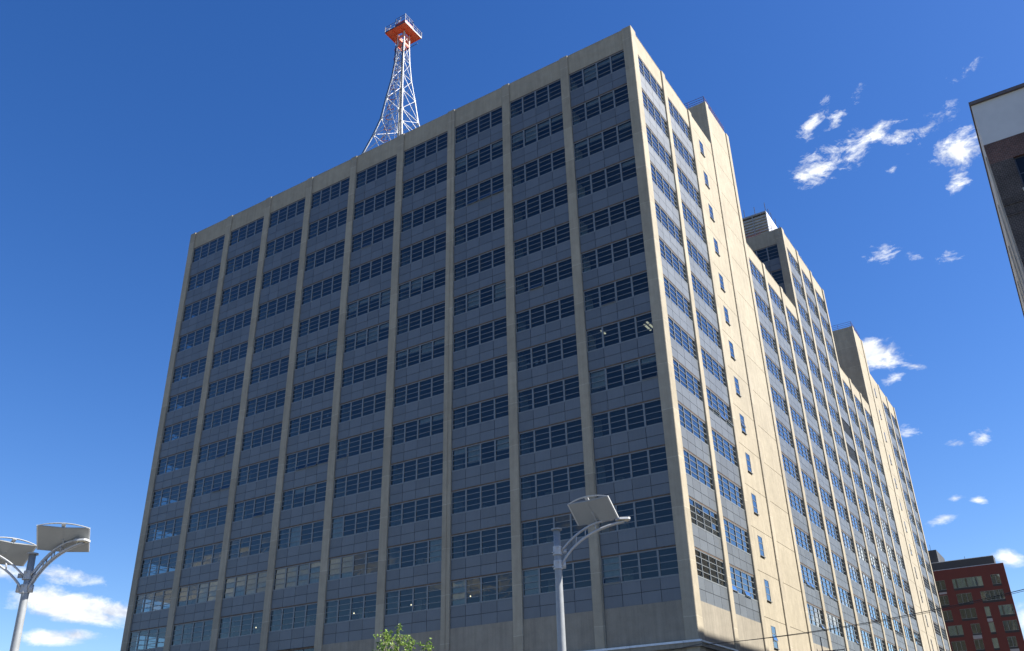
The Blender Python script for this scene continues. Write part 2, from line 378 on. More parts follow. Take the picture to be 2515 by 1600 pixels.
def spandrel(mb, fac, u0, u1, r):
    zt = ROW[r] - wh(r) - .065; zb = ROW[r+1] + .005; cw = (u1-u0)/4; zm = (zt+zb)/2
    fac.box(mb, u0, u1, DP-.10, DP-.035, zb, zt, 1)
    for c in range(4):
        for (a, e) in ((zb+.002, zm-.018), (zm+.018, zt-.002)):
            fac.box(mb, u0+c*cw+.018, u0+(c+1)*cw-.018, DP-.034, DP+random.uniform(-.004, .004), a, e)
scored = sorted(WINS, key=lambda w: -area(w[0], w[1], w[2], ROW[w[3]]-wh(w[3]), ROW[w[3]]))
top = set(id(w) for w in scored[:100])
sf, spn, sg = MB(), MB(), MB(); rest_sash = []
for w in WINS:
    fac, u0, u1, r, j = w; key = (fac.k, j, r); has_sp = not (fac.k == 'T' and r == 2)
    if id(w) in top:
        mb = MB(); win_frame(mb, fac, u0, u1, r, key); f = mb.build('window', ['frame', 'lintel'], B)
        mb = MB(); win_pane(mb, fac, u0, u1, r, key); mb.build('pane', 'glass', f)
        if key in OPEN: win_sash(fac, u0, u1, r, key, f)
        if fac.k == 'F' and ((j == 0 and r in (1, 2, 3, 4, 9)) or (j in (1, 2) and r == 2) or random.random() < .12 or key in PALE):
            mb = MB(); cw = (u1-u0)/4
            for c_ in range(4):
                if key in PALE:
                    if 3-c_ in PALE[key]: fac.box(mb, u0+c_*cw+.09, u0+(c_+1)*cw-.09, DG-.12, DG-.10, ROW[r]-wh(r)+.05, ROW[r]-.15)  # full-height pale sheet in place of a cloud reflection
                elif random.random() < .7: fac.box(mb, u0+c_*cw+.1, u0+(c_+1)*cw-.1, DG-.16, DG-.14, ROW[r]-.15-random.choice((.5, .5, 1.0, 1.5)), ROW[r]-.15)
            if mb.v: mb.build('blind_and_reflection', 'blind_refl', f)
        mb = MB(); spandrel(mb, fac, u0, u1, r); mb.build('spandrel_panel', ['panel', 'backing'], B)
    else:
        win_frame(sf, fac, u0, u1, r, key); win_pane(sg, fac, u0, u1, r, key)
        if has_sp: spandrel(spn, fac, u0, u1, r)
        if key in OPEN: rest_sash.append((fac, u0, u1, r, key))
f = sf.build('window', ['frame', 'lintel'], B); f['kind'] = 'stuff'; sg.build('pane', 'glass', f)
for a in rest_sash: win_sash(*a, f)
spn.build('spandrel_panel', ['panel', 'backing'], B)['kind'] = 'stuff'
# louvred openings in the sunlit side
for r in (5, 6):
    mb = MB(); zt, zb = ROW[r], ROW[r]-2.1
    FR.box(mb, S[9], Eo[9], DG-.1, DG-.02, zb, zt, 1)
    n = 11
    for i in range(n+1):
        u = S[9] + (Eo[9]-S[9])*i/n; FR.box(mb, u-.03, u+.03, DG-.018, DG+.05, zb+.05, zt-.05, 0)
    FR.box(mb, S[9], Eo[9], DG-.018, DG+.06, zb, zb+.048, 0)
    mb.build('louvre_vent', ['frame', 'black'], B)
    mb = MB(); spandrel(mb, FR, S[9], Eo[9], r); mb.build('spandrel_panel', ['panel', 'backing'], B)

# piers
def cpier(mb, fac, u0, u1, z0, z1, depth=.55, c=.035, d=0.0):
    """pier with chamfered outer arrises"""
    prof = [(u0, d-depth), (u0, d-c), (u0+c, d), (u1-c, d), (u1, d-c), (u1, d-depth)]
    lo = [fac.P(u, dd, z0) for u, dd in prof]; hi = [fac.P(u, dd, z1) for u, dd in prof]; b0 = len(mb.v)
    mb.v += lo + hi; n = len(prof)
    for i in range(n):
        q = (b0+i, b0+(i+1) % n, b0+n+(i+1) % n, b0+n+i); mb.f.append(q if fac.k in ('R',) else q[::-1]); mb.mi.append(0)
    mb.f.append(tuple(range(b0+n, b0+2*n))); mb.mi.append(0)
TOP, LOW, TWR, SHF, END = 65.43, 56.55, 69.35, 71.62, 65.60
def pier(fac, u0, u1, z1, z0=.13, name='pier'):
    mb = MB(); cpier(mb, fac, u0, u1, z0, z1); return mb.build(name, 'pier', B)
# near corner pier and far corner pier of the shaded front are solid square columns
mb = MB(); c = .04
pts = [(-.9456, 0), (-.9456, -c*0), (-c, 0), (0, c), (0, 1.07), (-.5, 1.07), (-.5, .5), (-.9456, .5)]
b0 = len(mb.v); n = len(pts); mb.v += [(x, y, .13) for x, y in pts] + [(x, y, TOP) for x, y in pts]
for i in range(n): mb.f.append((b0+i, b0+(i+1) % n, b0+n+(i+1) % n, b0+n+i)); mb.mi.append(0)
mb.f.append(tuple(range(b0+n, b0+2*n))); mb.mi.append(0); mb.build('corner_pier', 'pier', B)
for j in range(1, 9): pier(FF, FRONT[j][0]-.885, FRONT[j][0], TOP)
mb = MB(); mb.box(XL, -FRONT[8][1], 0, 1.07, .13, TOP); mb.build('corner_pier', 'pier', B)
tops = {1: TOP, 2: TOP, 3: SHF, 4: SHF, 5: LOW, 6: LOW, 8: TWR, 9: TWR, 11: LOW, 12: LOW, 14: SHF, 15: END, 16: END}
for k, z in tops.items():
    pier(FR, Eo[k-1], S[k], z)
mb = MB(); mb.box(-1.0, 0, 48.4, S[7], .13, TWR); mb.build('corner_pier', 'pier', B)
mb = MB(); mb.box(-.55, 0, Eo[9], S[10], .13, LOW+.02); mb.box(-.9, 0, Eo[9], 69.96, LOW+.021, TWR); mb.build('corner_pier', 'pier', B)
mb = MB(); mb.box(-.55, 0, Eo[12], S[13], .13, SHF); mb.build('corner_pier', 'pier', B)
mb = MB(); mb.box(-.85, 0, Eo[16], YEND, .13, END); mb.build('corner_pier', 'pier', B)
for k in (1, 2, 3):
    pier(FL, Eo[k-1], S[k], TOP)

# parapets over each bay, blank infill walls, base walls
def parapet(fac, u0, u1, zb, zt, d=-.15):
    mb = MB(); fac.box(mb, u0, u1, -.45, d, zb, zt-.03); fac.box(mb, u0+.03, u1-.03, -.47, d+.02, zt-.028, zt+.02, 1)
    mb.build('parapet', ['infill', 'pier'], B)
for u0, u1 in FRONT: parapet(FF, u0, u1, ROW[1]+.005, TOP)
for k in (0, 1): parapet(FR, S[k], Eo[k], ROW[1]+.005, TOP)
for k in (0, 1, 2): parapet(FL, S[k], Eo[k], ROW[1]+.005, TOP)
for k in (4, 5, 6, 10, 11, 12): parapet(FR, S[k], Eo[k], ROW[3]+.005, LOW)
for k in (7, 8, 9): parapet(FR, S[k], Eo[k], ROW[0]+.005, TWR)
for k in (15, 16): parapet(FR, S[k], Eo[k], ROW[1]+.005, END)
for u0, u1 in ((1.0, 7.0), (7.9, 13.9)): parapet(FT, u0, u1, ROW[0]+.005, TWR)
pier(FT, 7.0, 7.9, TWR, 50); pier(FT, 13.9, 14.8, TWR, 50)
def blank(u0, u1, zt, hole=None, rows=range(1, 15)):
    """infill wall with a thin joint at every floor; hole = (u0, u1) of a narrow stair window on each row"""
    mb = MB(); js = [ROW[r]+.66 for r in range(1, 15)]
    if zt > 68: js = [67.95] + js
    zz = [zt] + [j for j in js if j < zt-.3] + [.13]
    d = -.12
    for a, e in zip(zz[:-1], zz[1:]):       # a top, e bottom
        z1, z0 = a-(.022 if a != zt else 0), e+.022
        if hole:
            rr = [r for r in range(1, 15) if ROW[r]+.12 < z1 and ROW[r]-1.7 > z0]
            if rr:
                h0, h1 = ROW[rr[0]]-1.68, ROW[rr[0]]+.12
                FR.box(mb, u0, hole[0], -.4, d, z0, z1); FR.box(mb, hole[1], u1, -.4, d, z0, z1)
                FR.box(mb, hole[0], hole[1], -.4, d, z0, h0); FR.box(mb, hole[0], hole[1], -.4, d, h1, z1)
                continue
        FR.box(mb, u0, u1, -.4, d, z0, z1)
    FR.box(mb, u0, u1, -.42, d-.03, .13, zt-.05, 1) if not hole else None
    if hole:
        FR.box(mb, u0, hole[0], -.42, d-.03, .13, zt-.05, 1); FR.box(mb, hole[1], u1, -.42, d-.03, .13, zt-.05, 1)
    mb.build('blank_wall', ['infill', 'joint'], B)
    if hole:
        for r in rows:
            z0, z1 = ROW[r]-1.68, ROW[r]+.12; a, e = hole
            mb = MB(); D0, D1 = -.17, -.10
            FR.box(mb, a, e, D0, D1, z1-.05, z1); FR.box(mb, a, e, D0, D1+.10, z0, z0+.05)
            FR.box(mb, a, a+.08, D0, D1, z0+.052, z1-.052); FR.box(mb, e-.07, e, D0, D1, z0+.052, z1-.052)
            for k in (1, 2): FR.box(mb, a+.052, e-.052, D0, D1, z0+k*.6-.025, z0+k*.6+.025)
            f = mb.build('narrow_window', 'frame', B)
            mb = MB()
            for k in range(3): FR.quad(mb, a+.03, e-.03, -.125, z0+.02+k*.6, z0+.6+k*.6-.02, 0, (random.gauss(0, .003), random.gauss(0, .003)))
            mb.build('pane', 'glass', f)
            if (u0 < 30 and r in (9, 14)) or (u0 > 90 and r in (2, 4, 5, 7, 8, 10)):
                mb = MB(); o_ = .16
                P0 = [Vector(FR.P(a+.04, -.17, z0+1.15)), Vector(FR.P(e-.04, -.17, z0+1.15)), Vector(FR.P(e-.04, -.17+o_, z0+.65)), Vector(FR.P(a+.04, -.17+o_, z0+.65))]
                mb.quad(*P0, 1)
                for i in range(4): mb.tube([P0[i], P0[(i+1) % 4]], .02, 4, 0)
                mb.build('open_sash', ['frame', 'glass'], f)
blank(S[2], Eo[2], TOP, (16.66, 17.82))
blank(S[3], Eo[3], SHF)
blank(S[13], Eo[13], SHF)
blank(S[14], Eo[14], END, (99.3, 100.1), range(1, 14))
# base walls
def bw(fac, u0, u1, zt):
    mb = MB(); fac.box(mb, u0, u1, -.42, -.12, .13, zt); mb.build('base_wall', 'base', B)
for j in range(9): bw(FF, *FRONT[j], ROW[14] if j < 5 else 9.9)
for k in (0, 1, 4): bw(FR, S[k], Eo[k], ROW[14])
for k in (5, 6, 7, 8, 9, 10, 11, 12, 15, 16): bw(FR, S[k], Eo[k], 9.9)
for k in (0, 1, 2): bw(FL, S[k], Eo[k], ROW[14])
'''
for j in range(0, 5): FF.box(mb, FRONT[j][0], FRONT[j][1], -.42, -.12, .13, ROW[14])
for j in range(5, 9): FF.box(mb, FRONT[j][0], FRONT[j][1], -.42, -.12, .13, 9.9)
for k in (0, 1, 4): FR.box(mb, S[k], Eo[k], -.42, -.12, .13, ROW[14])
for k in list(range(5, 7)) + [7, 8, 9, 10, 11, 12, 15, 16]: FR.box(mb, S[k], Eo[k], -.42, -.12, .13, 9.9)
for k in (0, 1, 2): FL.box(mb, S[k], Eo[k], -.42, -.12, .13, ROW[14])
'''
def base_window(fac, u0, u1):
    mb = MB(); zt, zb = ROW[14]-.1, 9.9; d0, d1 = -.3, -.22
    fac.box(mb, u0, u1, d0, d1, zt-.06, zt+.09, 1)
    cw = (u1-u0)/4
    for c in range(5): fac.box(mb, max(u0, u0+c*cw-.05), min(u1, u0+c*cw+.05), d0, d1, zb, zt-.062)
    for k in (1, 2, 3): fac.box(mb, u0, u1, d0+.01, d1-.02, zb+k*.55, zb+k*.55+.05)
    f = mb.build('base_window', ['dark_steel', 'lintel'], B)
    mb = MB(); fac.quad(mb, u0, u1, -.26, zb, zt); mb.build('pane', 'glass', f)
for j in (5, 6, 7, 8): base_window(FF, *FRONT[j])
for k in (5, 6, 7, 8, 9, 10, 11, 12, 15, 16): base_window(FR, S[k], Eo[k])
# coping ledge round the foot of the corner
mb = MB(); z = 9.52
for a, e in ((-.2, 1.05), (1.07, 5.0), (5.02, 8.9), (8.92, 12.9), (12.92, 16.9), (16.92, 22)):
    FF.box(mb, a, e, .002, .20, z, z+.14); FF.box(mb, a, e, .002, .15, z-.30, z-.002, 1)
FR.box(mb, .002, 7.0, .002, .18, z, z+.10); FR.box(mb, .002, 7.0, .002, .12, z-.28, z-.002, 1)
mb.build('ledge', ['coping', 'base'], B)
# thin pipe down the shaded front
mb = MB(); mb.tube([(-21.05, -.03, 65.2), (-21.05, -.03, .2)], .02, 5); mb.tube([(-7.02, -.03, 30), (-7.02, -.03, .2)], .03, 5)
mb.build('downpipe', 'pier', B)

# interior: slabs (ceilings), cores, columns, partitions
def slab(x0, x1, y0, y1, z0, z1):
    mb = MB(); mb.box(x0, x1, y0, y1, z0, z1); mb.build('floor_slab', 'slab', B)
for r in range(1, 15):
    z0, z1 = ROW[r]+.02, ROW[r]+.34
    slab(XL+.42, -.42, .42, 20.4, z0, z1)
    if r >= 3: slab(-9, -.42, 28.7, 48.2, z0, z1); slab(-9, -.42, 70.1, 89.8, z0, z1)
    slab(-14, -.42, 48.9, 69.2, z0, z1); slab(-9, -.42, 105.3, 117.9, z0, z1)
slab(-14, -.42, 48.9, 69.2, 67.12, 67.44)

mb = MB()
mb.box(-54.2, -9, 7.0, 20.4, .1, 64.5); mb.box(-12, -.45, 21.0, 28.6, .1, SHF-.3); mb.box(-30, -6, 28.7, 48.3, .1, 56)
mb.box(-8.0, -6.0, 49.5, 69.3, .1, 69); mb.box(-30, -8.0, 52.5, 69.3, .1, 69); mb.box(-30, -6, 70, 90, .1, 56); mb.box(-14, -.45, 90.3, 97.2, .1, SHF-.3); mb.box(-30, -6, 97.4, 118.4, .1, 65)
mb.box(-6, -.45, 97.6, 104.2, .1, 65); mb.box(-6.5, -.45, 15.1, 20.8, .1, 64.4); mb.box(-62.3, -55, 14.5, 20.4, .1, 64.4)
mb.build('inner_core', 'inner', B)
mb = MB()
for j in range(1, 9):
    u = FRONT[j][0]-.885; mb.box(-(u+.87), -(u+.02), .56, 1.9, .1, 64)
    mb.box(-(u+.8), -(u+.2), 5.4, 6.0, .1, 64)
for k in range(1, 17):
    if k in (3, 4, 13, 14): continue
    mb.box(-1.3, -.56, Eo[k-1]+.15, S[k]-.15, .1, {1: 64, 2: 64, 15: 64, 16: 64, 8: 68.5, 9: 68.5, 7: 56, 10: 56}.get(k, 56))
mb.build('inner_column', 'column', B)
# roof decks, back walls and side shells
mb = MB()
mb.box(XL+.46, -.46, .46, 20.5, 64.35, 64.6); mb.box(-30, -.46, 28.7, 48.3, 55.6, 55.8); mb.box(-30, -.46, 70, 89.8, 55.6, 55.8)
mb.box(-30, -.95, 48.9, 69.3, 68.6, 68.8); mb.box(-30, -.46, 97.5, 118.4, 64.7, 64.9)
mb.build('roof_deck', 'roof', B)
mb = MB()
mb.box(XL, -12.2, 20.52, 20.9, .13, TOP)                                   # rear wall of front block
mb.box(-14, -.42, 20.965, 21.2, TOP-2, SHF-.02); mb.box(-14, -.6, 28.25, 28.6, LOW-1, SHF-.02)      # lift shaft side walls
mb.box(-14, -13.6, 21.2, 28.2, .13, SHF-.02); mb.box(-13.5, -.42, 21.3, 28.2, 71.0, 71.3)
mb.box(-30.4, -30.02, 28.7, 118.4, .13, 55.5); mb.box(-30.4, -30.02, 48.4, 69.9, 55.55, TWR)
mb.box(-30, -14.85, 48.45, 48.8, .13, TWR); mb.box(-30, -.92, 69.5, 69.9, LOW-1, TWR)
mb.box(-14, -.56, 89.9, 90.3, LOW-1.5, SHF-.02); mb.box(-14, -.56, 97.1, 97.42, 60, SHF-.02); mb.box(-14, -13.6, 90.4, 97.0, 50, SHF-.02); mb.box(-13.5, -.42, 90.4, 97, 71.0, 71.3)
mb.box(-30.4, -.86, 118.45, YEND, .13, END-.05); mb.box(-30.4, -30.02, 97.5, 118.4, 55.55, END-.05); mb.box(-30.4, -14.1, 97.42, 97.8, 50, END-.05)
mb.build('side_wall', 'pier', B)

# railings on the lift shafts and on the tower, rooftop louvred plant room with rods
def railing(path, z, h, rails, step, mat, name='railing'):
    mb = MB()
    for (a, e) in zip(path[:-1], path[1:]):
        a, e = Vector(a + (0,)), Vector(e + (0,)); n = max(1, round((e-a).length/step))
        for i in range(n+1): p = a.lerp(e, i/n); mb.tube([p+Vector((0, 0, z)), p+Vector((0, 0, z+h))], .028, 4)
        for f_ in rails: mb.tube([a+Vector((0, 0, z+h*f_)), e+Vector((0, 0, z+h*f_))], .026, 4)
    return mb.build(name, mat, B)
railing([(-11.8, 21.1), (-.18, 21.1), (-.18, 27.6)], SHF-.03, .95, (1, .66, .33), 1.9, 'purple')
railing([(-13.8, 90.1), (-.18, 90.1), (-.18, 96.4)], SHF-.03, 1.05, (1, .66, .33), 2.3, 'purple')
railing([(-13, 48.7), (-1.4, 48.7)], TWR, .95, (1, .5), 1.7, 'purple')
railing([(-12, 48.62), (-3.2, 48.62)], TWR, .22, (1,), .35, 'red', 'parapet_pipe')
railing([(-.3, 49.6), (-.3, 69.4)], TWR, .45, (1,), 1.3, 'red')
mb = MB(); x0, x1, y0, y1, z0, z1 = -14.0, -3.2, 55.0, 62.5, 69.0, 77.05
mb.box(x0+.1, x1-.1, y0+.1, y1-.1, z0, z1-.1, 1)
for i in range(16):
    z = z0+.25+i*.5
    if z+.4 < z1: mb.poly([(x0, y0-.10, z), (x1-.05, y0-.10, z), (x1-.05, y0+.06, z+.42), (x0, y0+.06, z+.42)], 0)
    if z+.4 < z1: mb.poly([(x0, y0-.10, z), (x0, y0+.09, z-.03), (x1-.05, y0+.09, z-.03), (x1-.05, y0-.10, z)], 0)
for x in (-12.5, -10.7, -8.9, -7.1, -5.3): mb.box(x-.06, x+.06, y0-.14, y0-.02, z0, z1-.2, 2)
mb.box(x0, x1+.03, y0-.2, y0+.1, z1-.2, z1+.05, 2)
for i in range(30):
    y = y0+i*.25; mb.box(x1-.09, x1+(.05 if i % 2 else 0), y+.1, y+.348, z0, z1-.201, 3)
mb.box(x1-.1, x1+.06, y0+.101, y1, z1-.2, z1+.05, 3)
mb.build('plant_room', ['louvre', 'black', 'galv', 'corr'], B)
mb = MB()
for p, h in (((-10.1, 55), 1.5), ((-6.4, 55), 1.5), ((-4.8, 55), 1.45), ((-3.2, 55), 1.6), ((-3.2, 56.6), 1.4), ((-3.2, 58.0), 1.5), ((-3.2, 60.2), 1.6), ((-3.2, 62.3), 1.5), ((-2.6, 63.5), -2.0)):
    mb = MB(); mb.tube([(p[0], p[1], 77.0 if h > 0 else 69), (p[0], p[1], 77.05+h)], .045, 5); mb.build('mast_rod', 'dark_steel', B)
mb = MB()
for i, y in enumerate((52.6, 53.7, 54.3, 55.2, 56.4, 57.2, 58.3, 59.4, 60.1, 61.3, 62.2, 63.0)):
    mb = MB(); mb.tube([(-.45, y, TWR), (-.45, y, TWR+.7+.35*((i*7) % 3))], .03, 4); mb.build('antenna_rod', 'coping', B)

# lit lamps and small things behind the glass: things of their own
lamp_names = ['small lit globe bulb behind the lowest front windows, nearest the sunny corner', 'small lit globe bulb behind the lowest front windows, second from the sunny corner',
              'small lit globe bulb behind the lowest front windows, third from the sunny corner', 'small lit globe bulb behind the lowest front windows, fourth from the sunny corner', 'small lit globe bulb behind the lowest front windows, farthest from the sunny corner']
for i, x in enumerate((-14.26, -20.72, -27.01, -33.59, -46.23)):
    o = empty('pendant_lamp', (x, 3.0, 16.1), lamp_names[i], 'lamp', 'lit globe bulbs behind the lowest front windows')
    mb = MB()
    for a in range(6):
        za, zb_ = math.cos(math.pi*a/6), math.cos(math.pi*(a+1)/6); ra, rb = math.sin(math.pi*a/6), math.sin(math.pi*(a+1)/6)
        for k in range(8):
            t0, t1 = 2*math.pi*k/8, 2*math.pi*(k+1)/8; q = .06
            mb.poly([(x+q*ra*math.cos(t0), 3+q*ra*math.sin(t0), 15.3+q*za), (x+q*rb*math.cos(t0), 3+q*rb*math.sin(t0), 15.3+q*zb_), (x+q*rb*math.cos(t1), 3+q*rb*math.sin(t1), 15.3+q*zb_), (x+q*ra*math.cos(t1), 3+q*ra*math.sin(t1), 15.3+q*za)])
    mb.build('globe', 'lamp', o)
    mb = MB(); mb.tube([(x, 3, 15.4), (x, 3, 16.15)], .01, 4); mb.build('cord', 'black', o)
tl = ['lit ceiling tube lamp behind the end pane, near the sunny corner', 'lit ceiling tube lamp beside its twin, near the sunny corner', 'lit ceiling tube lamp behind the left pane of the last bay']
for i, (x, y) in enumerate(((-2.05, 1.55), (-2.42, 1.85), (-5.83, .75))):
    o = empty('ceiling_lamp', (x, y, 34.9), tl[i], 'lamp', 'lit tube lamps in one office')
    L_ = 1.3 if i < 2 else .8
    mb = MB(); mb.box(x-.10, x+.10, y, y+L_, 34.86, 34.93); mb.build('housing', 'white', o)
    mb = MB(); mb.box(x-.07, x+.07, y+.02, y+L_-.02, 34.80, 34.858); mb.build('tube', 'tube', o)
pl = ['small white paper stuck low inside the left pane of the window', 'white paper stuck beside its tilted twin low in the window', 'slightly tilted white paper, rightmost of three low in the window', 'tiny white paper high on a dark window pane, left of two', 'tiny white paper high on a dark window pane, right of two']
for i, (x, z, w_, h_, t_) in enumerate(((-12.75, 33.47, .13, .09, .1), (-11.87, 33.39, .13, .16, .0), (-11.37, 33.38, .10, .14, .25), (-37.5, 34.18, .1, .1, 0), (-36.1, 34.16, .1, .1, .1))):
    mb = MB(); c_, s_ = math.cos(t_), math.sin(t_)
    mb.obox((x, .30, z), (w_*c_, 0, w_*s_), (0, .006, 0), (-h_*s_, 0, h_*c_)); o = mb.build('paper_notice', 'paper')
    tag(o, pl[i], 'notice', 'papers stuck in the front windows')

# ------------------------------------------------------------------ lattice tower
TX, TY = -40.39, 14.0
T = empty('lattice_tower', (TX, TY, 64.6), 'tall white lattice mast with an orange platform on the flat roof', 'tower')
LV = [(64.6, 6.4), (70.2, 5.35), (73.6, 4.45), (76.8, 3.42), (80.4, 2.49), (83.4, 1.85), (87.2, 1.45), (90.7, 1.02), (93.9, .78), (97.1, .66), (99.5, .62)]
def corner(i, c):
    z, w = LV[i]; return Vector((TX+c[0]*w, TY+c[1]*w, z))
CN = [(1, -1), (1, 1), (-1, 1), (-1, -1)]
for c in CN:
    mb = MB()
    for i in range(len(LV)-1):      # rolled angle section: two plates meeting at the arris
        a, e = corner(i, c), corner(i+1, c); r_ = .085 if i < 6 else .065
        vx, vy = Vector((-c[0], 0, 0)), Vector((0, -c[1], 0))
        for v_, o_ in ((vx, vy), (vy, vx)):
            n_ = o_*.014; mb.obox((a+e)/2 + v_*r_, (e-a)/2, v_*r_, n_)
    mb.build('leg', 'white', T)
for s_ in range(4):
    c0, c1 = CN[s_], CN[(s_+1) % 4]; mb = MB()
    for i in range(1, len(LV)-1):
        big = i < 7; r_ = .036 if big else .028
        mb.bar(corner(i, c0), corner(i, c1), r_)
        if i < len(LV)-1:
            mb.bar(corner(i, c0), corner(i+1, c1), r_*.95); mb.bar(corner(i, c1), corner(i+1, c0), r_*.7)
        if i in (1, 2):   # sub-bracing to the middle of the flared panels
            m0 = (corner(i, c0)+corner(i, c1))/2; mb.bar(m0, (corner(i, c0)+corner(i+1, c0))/2, .024); mb.bar(m0, (corner(i, c1)+corner(i+1, c1))/2, .024)
    mb.build('bracing', 'white', T)
mb = MB()
for i in range(2, len(LV)-1):
    for c in CN:
        p = corner(i, c); g_ = .17 if i < 7 else .11
        mb.obox(p + Vector((-c[0]*g_, 0, 0)), (g_, 0, 0), (0, .03, 0), (0, 0, g_*1.2)); mb.obox(p + Vector((0, -c[1]*g_, 0)), (0, g_, 0), (.03, 0, 0), (0, 0, g_*1.2))
mb.build('gusset_plate', 'white', T)
mb = MB(); mb.tube([(TX+.25, TY-.1, 66), (TX+.15, TY, 99)], .05, 8); mb.tube([(TX-.3, TY+.3, 66), (TX-.2, TY+.2, 99)], .05, 6)
mb.build('cable_riser', 'galv', T)
mb = MB()      # added dark tubes along three legs, standing in for their shaded faces
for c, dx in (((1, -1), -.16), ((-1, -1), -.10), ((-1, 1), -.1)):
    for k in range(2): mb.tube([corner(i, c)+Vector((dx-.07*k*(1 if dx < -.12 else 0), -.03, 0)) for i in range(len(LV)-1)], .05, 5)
mb.build('leg_shade_strip', 'dark_steel', T)
# caged ladder up the left face
mb = MB(); mh = MB()
def lad(z):
    for (z0, w0), (z1, w1) in zip(LV[:-1], LV[1:]):
        if z0 <= z <= z1: w_ = w0+(w1-w0)*(z-z0)/(z1-z0); return Vector((TX-w_-.18, TY+.1, z))
    return Vector((TX-.8, TY+.1, z))
zz = [66+i*1.1 for i in range(31)]
for s_ in (-.24, .24): mb.tube([lad(z)+Vector((0, s_, 0)) for z in zz], .028, 4)
for z in [66+i*.4 for i in range(83)]: mb.tube([lad(z)+Vector((0, -.24, 0)), lad(z)+Vector((0, .24, 0))], .016, 4)
for k in range(5):
    a = math.pi*(k/4); mb.tube([lad(z)+Vector((-.78*math.sin(a), .42*math.cos(a), 0)) for z in zz], .017, 4)
for i in range(9):
    mb.tube([(TX-.2-.06*i, TY+.55+.05*i, 98), (TX-1.7-.09*i, TY+1.0+.1*i, 84), (TX-2.9-.1*i, TY+2.2+.1*i, 66)], .022, 4)
mb.build('ladder', 'dark_steel', T)
for z in [67.5+i*1.75 for i in range(18)]:
    p = lad(z); mh.tube([p+Vector((-.80*math.sin(a), .44*math.cos(a), 0)) for a in [math.pi*k/8 for k in range(9)]], .06, 5)
mh.build('safety_hoop', 'red', T)
# platform
PX, PY, PW, PZ = TX-.24, TY+.16, 1.86, 99.62
mb = MB(); hl = .62
mb.box(PX-PW, PX+PW, PY-PW, PY-hl, PZ, PZ+.10); mb.box(PX-PW, PX+PW, PY+hl, PY+PW, PZ, PZ+.10)
mb.box(PX-PW, PX-hl, PY-hl+.002, PY+hl-.002, PZ, PZ+.10); mb.box(PX+hl, PX+PW, PY-hl+.002, PY+hl-.002, PZ, PZ+.10)
for x in (-PW+.03, -hl-.03, hl+.03): mb.box(PX+x-.04, PX+x+.04, PY-PW+.05, PY+PW-.05, PZ-.16, PZ-.002)
for y in (-hl-.05, hl+.05, PW-.06): mb.box(PX-PW+.08, PX+PW-.08, PY+y-.035, PY+y+.035, PZ-.12, PZ-.003)
mb.build('platform', 'orange', T)
mb = MB()
mb.box(PX+PW, PX+PW+.06, PY-PW-.06, PY+PW+.06, PZ-.05, PZ+.16); mb.build('platform_edge', 'white', T)
mb = MB(); mb.box(PX-PW-.06, PX+PW-.002, PY-PW-.06, PY-PW-.001, PZ-.02, PZ+.13); mb.box(PX-PW-.06, PX+PW, PY+PW+.001, PY+PW+.06, PZ-.02, PZ+.13); mb.box(PX-PW-.06, PX-PW-.001, PY-PW, PY+PW, PZ-.02, PZ+.13)
mb.build('platform_edge', 'dark_steel', T)
mb = MB(); UX0, UX1, UY0, UY1, UZ = PX+.05, PX+PW-.03, PY-PW+.03, PY-.05, PZ+.62
mb.box(UX0, UX1, UY0, UY1, PZ+.11, UZ); mb.build('raised_deck', 'red', T)
mb = MB()
def rails(pts, z, h, posts, r_=.035):
    for a, e in zip(pts[:-1], pts[1:]):
        a, e = Vector(a+(0,)), Vector(e+(0,))
        for i in range(posts+1):
            p = a.lerp(e, i/posts); mb.tube([p+Vector((0, 0, z)), p+Vector((0, 0, z+h))], r_, 4)
        for f_ in (1, .55): mb.tube([a+Vector((0, 0, z+h*f_)), e+Vector((0, 0, z+h*f_))], r_*.9, 4)
rails([(PX-PW, PY+PW), (PX-PW, PY-PW), (UX0, PY-PW)], PZ+.1, 1.0, 2); rails([(PX+PW, UY1+.05), (PX+PW, PY+PW), (PX-PW, PY+PW)], PZ+.1, 1.0, 2)
rails([(UX0, UY1), (UX0, UY0), (UX1, UY0), (UX1, UY1), (UX0, UY1)], UZ, 1.0, 2)
mb.build('handrail', 'dark_steel', T)
mb = MB()
for x, y, z in ((UX1+.05, UY0-.05, UZ), (UX1+.05, UY1, UZ-.5), (PX+PW+.04, PY+PW, PZ), (PX-PW, PY-PW-.04, PZ)): mb.tube([(x, y, z), (x, y, z+(1.1 if z < UZ-.2 else 1.05))], .055, 5)
mb.tube([(UX1+.05, UY0-.05, PZ), (UX1+.05, UY0-.05, UZ+1.05)], .05, 5)
for x, y in ((PX-1.5, PY-1.5), (PX-.7, PY-1.3), (PX-.3, PY-.9), (PX+.35, PY-1.5), (PX+1.4, PY-.9)):
    z = PZ+.1 if x < PX else UZ
    mb.bar((x-.28, y, z), (x, y, z+.95), .05); mb.bar((x+.28, y, z), (x-.05, y, z+.8), .05)
mb.build('antenna_bracket', 'white', T)
mb = MB(); w_ = .62
for z in (96.9, 98.4):
    mb = MB(); mb.box(TX-w_, TX+w_, TY-w_, TY-w_+.08, z, z+.5); mb.box(TX-w_, TX+w_, TY+w_-.08, TY+w_, z, z+.5)
    mb.box(TX-w_, TX-w_+.08, TY-w_+.081, TY+w_-.081, z, z+.5); mb.box(TX+w_-.08, TX+w_, TY-w_+.081, TY+w_-.081, z, z+.5); mb.build('collar', 'orange', T)
mb = MB(); mb.tube([(TX+.75, TY-.75, 95.3), (TX+3.3, TY-.75, 95.3)], .04, 5); mb.tube([(TX+.75, TY-.75, 95.2), (TX+.75, TY+.6, 94.3)], .04, 4)
